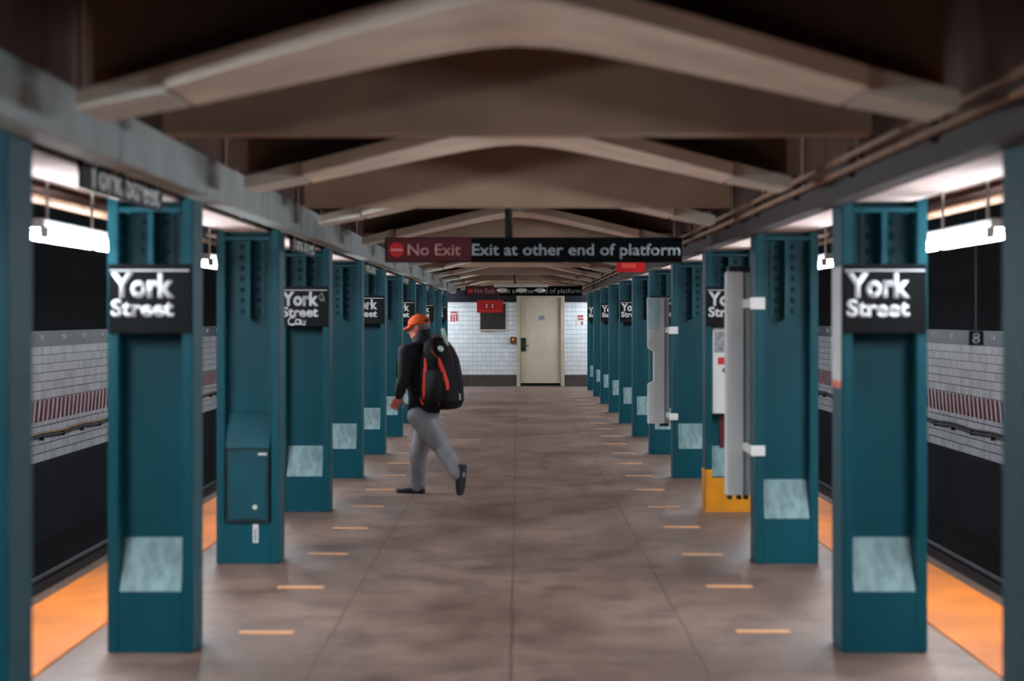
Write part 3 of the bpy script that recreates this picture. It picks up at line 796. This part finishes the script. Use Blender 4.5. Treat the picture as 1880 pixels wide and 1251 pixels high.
b.limb(L_(HD(0.086, 0.02, -0.066)), 0.008, L_(HD(0.086, -0.02, -0.066)), 0.008); b.limb(L_(HD(0.083, 0.017, -0.077)), 0.008, L_(HD(0.083, -0.017, -0.077)), 0.008)
for sd in (1, -1):
    b.ball(L_(HD(-0.012, sd * 0.079, -0.015)), (0.019, 0.010, 0.031), R); b.ball(L_(HD(-0.008, sd * 0.077, -0.036)), (0.011, 0.009, 0.014), R)
# hands: palm, four bent fingers of unequal length, thumb from the side of the palm
def hand(wr, d, palm_n, side, curl):
    d = d.normalized(); palm_n = (palm_n - d * palm_n.dot(d)).normalized(); sdv = d.cross(palm_n).normalized() * side
    c = wr + d * 0.055
    b.limb(L_(wr - d * 0.01), 0.026, L_(wr + d * 0.02), 0.027)
    for k in (-1, -0.33, 0.33, 1):
        b.limb(L_(wr + d * 0.015 + sdv * 0.018 * k), 0.015, L_(wr + d * 0.088 + sdv * 0.030 * k), 0.0125)
    for k, ln in ((1, 0.078), (0.33, 0.088), (-0.33, 0.082), (-1, 0.064)):
        p = wr + d * 0.092 + sdv * 0.031 * k; dd = (d + sdv * 0.10 * k).normalized()
        r = 0.0098
        for seg, fr in ((0, 0.45), (1, 0.32), (2, 0.25)):
            a = curl * (0.35 + 0.65 * seg)
            q = p + (dd * math.cos(a) + palm_n * math.sin(a)) * ln * fr
            b.limb(L_(p), r, L_(q), r - 0.0009); p = q; r -= 0.0009
    p = wr + d * 0.03 + sdv * 0.028
    for v, ln, r in (((d * 0.45 + sdv * 0.8 + palm_n * 0.3), 0.045, 0.014), ((d * 0.8 + sdv * 0.5 + palm_n * 0.35), 0.034, 0.0115), ((d * 0.95 + sdv * 0.15 + palm_n * 0.3), 0.027, 0.0105)):
        q = p + v.normalized() * ln; b.limb(L_(p), r, L_(q), r - 0.001); p = q
hdir = (PP(724, 746, -0.04) - wri_l)
hand(wri_l, hdir, fwd * 0.4 + up * 0.25 - lat * 0.7, 1, 0.55)
hand(wri_r, -up * 1.0 + fwd * 0.15, lat, -1, 0.7)
person = remeshed(b, 'person', M['skin_red'], None, 0.0048, 3)
person.location = base
tag(person, 'person in orange cap and dark jacket walking away with a big backpack', 'person')

def child(mb, name, m, parent=None, voxel=0.0, smooth=5):
    o = remeshed(mb, name, m, parent or person, voxel, smooth) if voxel else mb.build(name, m, parent or person, True)
    return o
# eyes
for sd in (1, -1):
    b = MB(); b.ball(L_(HD(0.079, sd * 0.028, 0.0)), 0.011); e = child(b, 'eye', M['white'])
    b = MB(); b.ball(L_(HD(0.0865, sd * 0.0285, 0.0)), 0.0052); child(b, 'iris', M['dark'], e)
# hair around the back of the head
b = MB(); b.ball(L_(HD(-0.012, 0, 0.012)), (0.097, 0.0805, 0.075), R)
bm = b.bm
for v in list(bm.verts):
    q = R.transposed() @ (v.co + base - head)
    if q.x > 0.022 or q.z < -0.062: bm.verts.remove(v)
child(b, 'hair', M['hair'])
# cap
Rc = R @ Matrix.Rotation(math.radians(1), 3, 'Y')
cc = HD(-0.004, 0, 0.03)
b = MB(); rings = []
for i in range(9):
    a = math.pi / 2 * i / 8.6
    rings.append([L_(cc + Rc @ Vector((0.108 * math.cos(a) * math.cos(2 * math.pi * k / 24), 0.088 * math.cos(a) * math.sin(2 * math.pi * k / 24), -0.012 + 0.098 * math.sin(a) ** 0.9))) for k in range(24)])
b.loft(rings, True); cap = child(b, 'cap', M['cap'])
b = MB(); top, bot = [], []
for i in range(13):
    a = math.radians(-62 + 124 * i / 12)
    inn = Vector((0.098 * math.cos(a), 0.086 * math.sin(a), -0.008)); 
    outv = Vector((0.10 * math.cos(a) + 0.066 * max(0, math.cos(a * 1.35)) ** 0.6, 0.088 * math.sin(a), -0.012 - 0.024 * max(0, math.cos(a * 1.3)) - 0.10 * (math.sin(a) ** 2) * 0.12))
    top.append((inn, outv))
vs = []
for inn, outv in top:
    vs.append([b.bm.verts.new(L_(cc + Rc @ (p + Vector((0, 0, dz))))) for p, dz in ((inn, 0.004), (outv, 0.003), (outv, -0.003), (inn, -0.004))])
for p, q in zip(vs, vs[1:]):
    for k in range(4): b.bm.faces.new((p[k], p[(k + 1) % 4], q[(k + 1) % 4], q[k]))
b.bm.faces.new(vs[0]); b.bm.faces.new(list(reversed(vs[-1])))
child(b, 'cap_brim', M['cap'], cap)
b = MB(); b.ball(L_(cc + Rc @ Vector((0, 0, 0.086))), 0.008); child(b, 'cap_button', M['cap'], cap)
b = MB(); b.ball(L_(cc + Rc @ Vector((-0.088, 0.02, 0.012))), (0.022, 0.04, 0.022), Rc); child(b, 'cap_opening', M['cap_mesh'], cap)
# jacket
b = MB()
b.ball(L_(chest + up * 0.0), (0.15, 0.15, 0.2)); b.ball(L_(hipc + up * 0.075), (0.155, 0.155, 0.12)); bl(hipc + up * 0.08, 0.14, chest, 0.145)
bl(chest + up * 0.12, 0.11, sh_l, 0.075); bl(chest + up * 0.12, 0.11, sh_r, 0.075)
bl(neckb - up * 0.01, 0.085, head - hf * 0.045 - up * 0.085, 0.072)
bl(head - hf * 0.075 - up * 0.075, 0.05, neckb - hf * 0.06, 0.07)
for sh, el, wr in ((sh_l, elb_l, wri_l), (sh_r, elb_r, wri_r)):
    bl(sh, 0.075, el, 0.062); bl(el, 0.062, wr + (el - wr) * 0.06, 0.045)
    for f, rr in ((0.3, 0.066), (0.7, 0.055)):
        p = el + (wr - el) * f; b.ball(L_(p), rr)
jk = child(b, 'jacket', M['jacket'], None, 0.009, 4)
b = MB(); p = hipc + lat * 0.15 + up * 0.10 + fwd * 0.03
b.box(-0.045, 0.045, -0.012, 0.012, -0.05, 0.05, 0.008)
for v in b.bm.verts: v.co = L_(p + fwd * v.co.x + lat * v.co.y + up * v.co.z)
child(b, 'jacket_pocket', M['jacket'], jk)
# trousers
b = MB()
b.ball(L_(hipc + up * 0.0), (0.148, 0.148, 0.12))
for hp, kn, an, td in ((hip_r, knee_r, ank_r, None), (hip_l, knee_l, ank_l, None)):
    mid = hp + (kn - hp) * 0.5
    bl(hp, 0.112, mid, 0.10); bl(mid, 0.10, kn, 0.084); m2 = kn + (an - kn) * 0.55
    bl(kn, 0.084, m2, 0.076); bl(m2, 0.076, an, 0.07)
    dv = (an - kn).normalized()
    for f, ox in ((0.80, 0.012), (0.92, -0.010), (0.08, 0.010)):
        q = kn + (an - kn) * f
        b.ball(L_(q + fwd * ox), (0.071, 0.071, 0.026), dv.to_track_quat('Z', 'Y').to_matrix())
    q = hp + (kn - hp) * 0.15; b.ball(L_(q), (0.107, 0.107, 0.05))
child(b, 'trousers', M['trousers'], None, 0.009, 4)
# shoes
def shoe(heel, t, n, name):
    """heel point on the sole, t towards the toe, n up from the sole"""
    t = t.normalized(); n = (n - t * n.dot(t)).normalized(); s = t.cross(n)
    prof = [(0.0, 0.026, 0.055), (0.02, 0.036, 0.075), (0.07, 0.039, 0.078), (0.12, 0.042, 0.068), (0.17, 0.048, 0.055), (0.22, 0.047, 0.045), (0.26, 0.036, 0.037), (0.285, 0.016, 0.028)]
    rings = []
    for x, hw_, hh_ in prof:
        rings.append([L_(heel + t * x + s * hw_ * math.copysign(abs(math.cos(a)) ** 0.7, math.cos(a)) + n * (0.012 + hh_ * max(0, math.sin(a)) ** 0.8)) for a in [math.pi * k / 11 for k in range(12)]])
    b = MB(); b.loft(rings); o = child(b, 'shoe', M['shoe'])
    pts = [(x, hw_ + 0.003) for x, hw_, _ in prof]
    out = [(x, y) for x, y in pts] + [(x, -y) for x, y in reversed(pts)]
    b = MB(); b.prism(out, 2, 0.0, 0.02)
    for v in b.bm.verts: q = v.co.copy(); v.co = L_(heel + t * q.x + s * q.y + n * q.z)
    so = b.build('shoe_sole', M['sole'], o)
    b = MB()
    for k in range(3): b.tube([L_(heel + t * (0.12 + 0.022 * k) + s * 0.022 + n * (0.078 - 0.006 * k)), L_(heel + t * (0.12 + 0.022 * k) + n * (0.087 - 0.007 * k)), L_(heel + t * (0.12 + 0.022 * k) - s * 0.022 + n * (0.078 - 0.006 * k))], 0.004, 6)
    child(b, 'laces', M['shoe'], o)
    return o
hr = Vector((ank_r.x, ank_r.y, 0.0)) - fwd * 0.065
shoe(hr, fwd + Vector((0, -0.12, 0)), up, 'front')
toe_dir = (fwd * 0.12 - up * 0.97 + lat * 0.03).normalized()
nrm = (fwd * 0.97 + up * 0.12)
heel = ank_l - fwd * 0.075 + up * 0.02
toe_z = (heel + toe_dir * 0.285).z
shoe(heel - up * (toe_z - 0.012), toe_dir, nrm, 'rear')

# ---- backpack: carried, so a thing of its own
bk = -fwd
pc = chest + bk * 0.24 - up * 0.005
pc = Vector((pc.x, pc.y, 0))
bz0, bz1 = PP(0, 751).z, PP(0, 619).z
pack = thing('backpack', 'large black backpack with orange red trim on the back of the walking person', 'backpack', (pc.x, pc.y, bz0))
b = MB(); rings = []
H = bz1 - bz0
prof = [(0.0, 0.14, 0.08, 0.02), (0.03, 0.185, 0.13, 0.015), (0.12, 0.205, 0.165, 0.01), (0.3, 0.21, 0.168, 0.0), (0.5, 0.205, 0.155, -0.005), (0.7, 0.19, 0.135, -0.015), (0.84, 0.165, 0.105, -0.03), (0.93, 0.135, 0.075, -0.045), (0.98, 0.09, 0.045, -0.055), (1.0, 0.03, 0.02, -0.06)]
for f, hw_, hd_, off in prof:
    ring = []
    for k in range(32):
        a = 2 * math.pi * k / 32; ca, sa = math.cos(a), math.sin(a); e = 0.62
        ring.append(lat * hw_ * math.copysign(abs(ca) ** e, ca) + bk * (hd_ * math.copysign(abs(sa) ** e, sa) + off) + up * H * f)
    rings.append(ring)
b.loft(rings)
body = remeshed(b, 'pack_body', M['pack'], pack, 0.008, 5)
bv = BVHTree.FromPolygons([v.co.copy() for v in body.data.vertices], [tuple(p.vertices) for p in body.data.polygons])
eye = Vector((0, 0, EYE)); poff = Vector((pc.x, pc.y, bz0))
def hit(px, py):
    d = (W(px, py, 22.0) - eye).normalized()
    r = bv.ray_cast(eye - poff, d)
    return (r[0], r[1]) if r[0] is not None else None
def z8(x, y): return (700 + x / 6.582, 570 + y / 6.582)
def ribbon(name, pts, m, flat=0.28, lift=0.002):
    path, rs, ups = [], [], []
    for i in range(len(pts) - 1):
        for k in range(5):
            f = k / 5.0; a, c = pts[i], pts[i + 1]
            h_ = hit(*z8(a[0] + (c[0] - a[0]) * f, a[1] + (c[1] - a[1]) * f))
            if h_: path.append(h_[0] + h_[1] * lift); rs.append((a[2] + (c[2] - a[2]) * f) / 6.582 / 2 * 22.2 / F * 1.15); ups.append(h_[1])
    h_ = hit(*z8(pts[-1][0], pts[-1][1]))
    if h_: path.append(h_[0] + h_[1] * lift); rs.append(pts[-1][2] / 6.582 / 2 * 22.2 / F * 1.15); ups.append(h_[1])
    if len(path) < 3: return None
    b = MB(); b.tube(path, rs, 10, True, flat, ups); return b.build(name, m, pack, True)
ribbon('trim_stripe', [(497, 440, 40), (500, 490, 82), (482, 540, 50), (470, 600, 26), (462, 680, 12)], M['pack_red'])
ribbon('trim_stripe', [(528, 580, 22), (538, 660, 44), (528, 800, 50), (520, 960, 46), (512, 1075, 24)], M['pack_red'])
ribbon('trim_stripe', [(475, 1070, 26), (490, 1115, 44), (518, 1142, 26)], M['pack_red'])
ribbon('trim_stripe', [(462, 780, 14), (452, 880, 18), (458, 1000, 18), (470, 1060, 16)], M['pack_dark_red'])
ribbon('trim_stripe', [(695, 575, 20), (712, 650, 44), (752, 760, 50), (790, 880, 54), (800, 965, 36)], M['pack_red'])
ribbon('trim_stripe', [(714, 1020, 32), (712, 1080, 26), (695, 1140, 12)], M['pack_red'])
ribbon('trim_stripe', [(600, 470, 14), (640, 530, 26), (690, 580, 18)], M['pack_dark_red'])
ribbon('piping', [(815, 460, 16), (850, 570, 16), (872, 660, 14)], M['pack_dark_red'])
ribbon('piping', [(545, 600, 8), (560, 800, 8), (560, 1000, 8), (590, 1120, 8)], M['pack_panel'], 0.6, 0.004)
ribbon('piping', [(840, 480, 8), (900, 700, 8), (945, 900, 8), (940, 1060, 8)], M['pack_panel'], 0.6, 0.004)
def disc(name, px, py, rpx, m, squash=1.0, ln=0.0):
    h_ = hit(px, py)
    if not h_: return
    b = MB(); n = h_[1]; r = rpx * 22.2 / F
    if ln:
        t_ = (up - n * up.dot(n)).normalized(); b.tube([h_[0] + n * 0.008 - t_ * ln / 2, h_[0] + n * 0.008 + t_ * ln / 2], r, 10, True, 0.4, [n, n])
    else:
        b.tube([h_[0], h_[0] + n * 0.012], [r, r * 0.9], 20)
    return b.build(name, m, pack, True)
disc('round_tag', 808.7, 641, 6.2, M['reflector'])
disc('zip_pull', 786.7, 706, 3.4, M['reflector'], ln=0.075)
disc('zip_pull', 843, 729, 1.8, M['reflector'], ln=0.06)
# front pocket, carry loop, straps
h_ = hit(*z8(640, 900))
if h_:
    n = h_[1]; n = Vector((n.x, n.y, 0)).normalized(); sd = n.cross(up)
    b = MB(); b.box(-0.09, 0.09, -0.012, 0.022, -0.17, 0.13, 0.015)
    for v in b.bm.verts: q = v.co.copy(); v.co = h_[0] + sd * q.x + n * q.y + up * q.z
    b.build('front_pocket', M['pack_panel'], pack, True)
tp_ = Vector((0, 0, H)) - bk * 0.05
b = MB(); b.tube([tp_ + lat * 0.06 * math.cos(a) + up * (0.045 * math.sin(a) - 0.02) for a in [math.pi * k / 10 for k in range(11)]], 0.008, 8); b.build('carry_loop', M['pack_dark_red'], pack, True)
for sd in (1, -1):
    shp = (sh_l if sd > 0 else sh_r) - poff - lat * sd * 0.045
    path = [Vector((0, 0, H * 0.86)) - bk * 0.11 + lat * sd * 0.09, shp + up * 0.075 + bk * 0.05, shp + up * 0.055 + fwd * 0.075, shp - up * 0.08 + fwd * 0.13, shp - up * 0.24 + fwd * 0.11 + lat * sd * 0.035, shp - up * 0.36 + bk * 0.06 + lat * sd * 0.06, Vector((0, 0, H * 0.18)) - bk * 0.12 + lat * sd * 0.13]
    b = MB(); b.tube(path, 0.02, 10, True, 0.4); b.build('shoulder_strap', M['pack'], pack, True)
# pale tube standing in the side of the pack
a_, c_ = PP(812.5, 603, -0.12), PP(821, 640, -0.12)
t = thing('umbrella', 'pale folded umbrella sticking up out of the black backpack', 'umbrella', c_)
d_ = (a_ - c_)
MB().tube([d_ * -0.3, d_ * 0.85, d_ * 0.95, d_], [0.019, 0.019, 0.017, 0.008], 14).build('umbrella_sleeve', M['reflector'], t, True)
MB().tube([d_ * -0.3 - d_.normalized() * 0.02, d_ * -0.3], 0.014, 10).build('umbrella_handle', M['dark'], t, True)


# ------------------------------------------------------------------ world, camera
w = bpy.data.worlds.new('World'); bpy.context.scene.world = w; w.use_nodes = True
w.node_tree.nodes['Background'].inputs[0].default_value = rgba(s2l((120, 135, 150))); w.node_tree.nodes['Background'].inputs[1].default_value = 0.03
cam = bpy.data.cameras.new('camera'); co = bpy.data.objects.new('camera', cam); C.objects.link(co)
co.location = (0, 0, EYE); co.rotation_euler = (math.pi / 2, 0, 0)
cam.lens = 85; cam.sensor_width = 36; cam.sensor_fit = 'HORIZONTAL'
cam.shift_x = (940 - CX) / 1880; cam.shift_y = (CY - 625.5) / 1880
cam.clip_start = 0.1; cam.clip_end = 300
cam.dof.use_dof = True; cam.dof.focus_distance = 50; cam.dof.aperture_fstop = 3.0
sc = bpy.context.scene; sc.camera = co
sc.view_settings.view_transform = 'Standard'; sc.view_settings.look = 'None'; sc.view_settings.exposure = 0.0; sc.view_settings.gamma = 1.0
sc.view_settings.use_curve_mapping = False
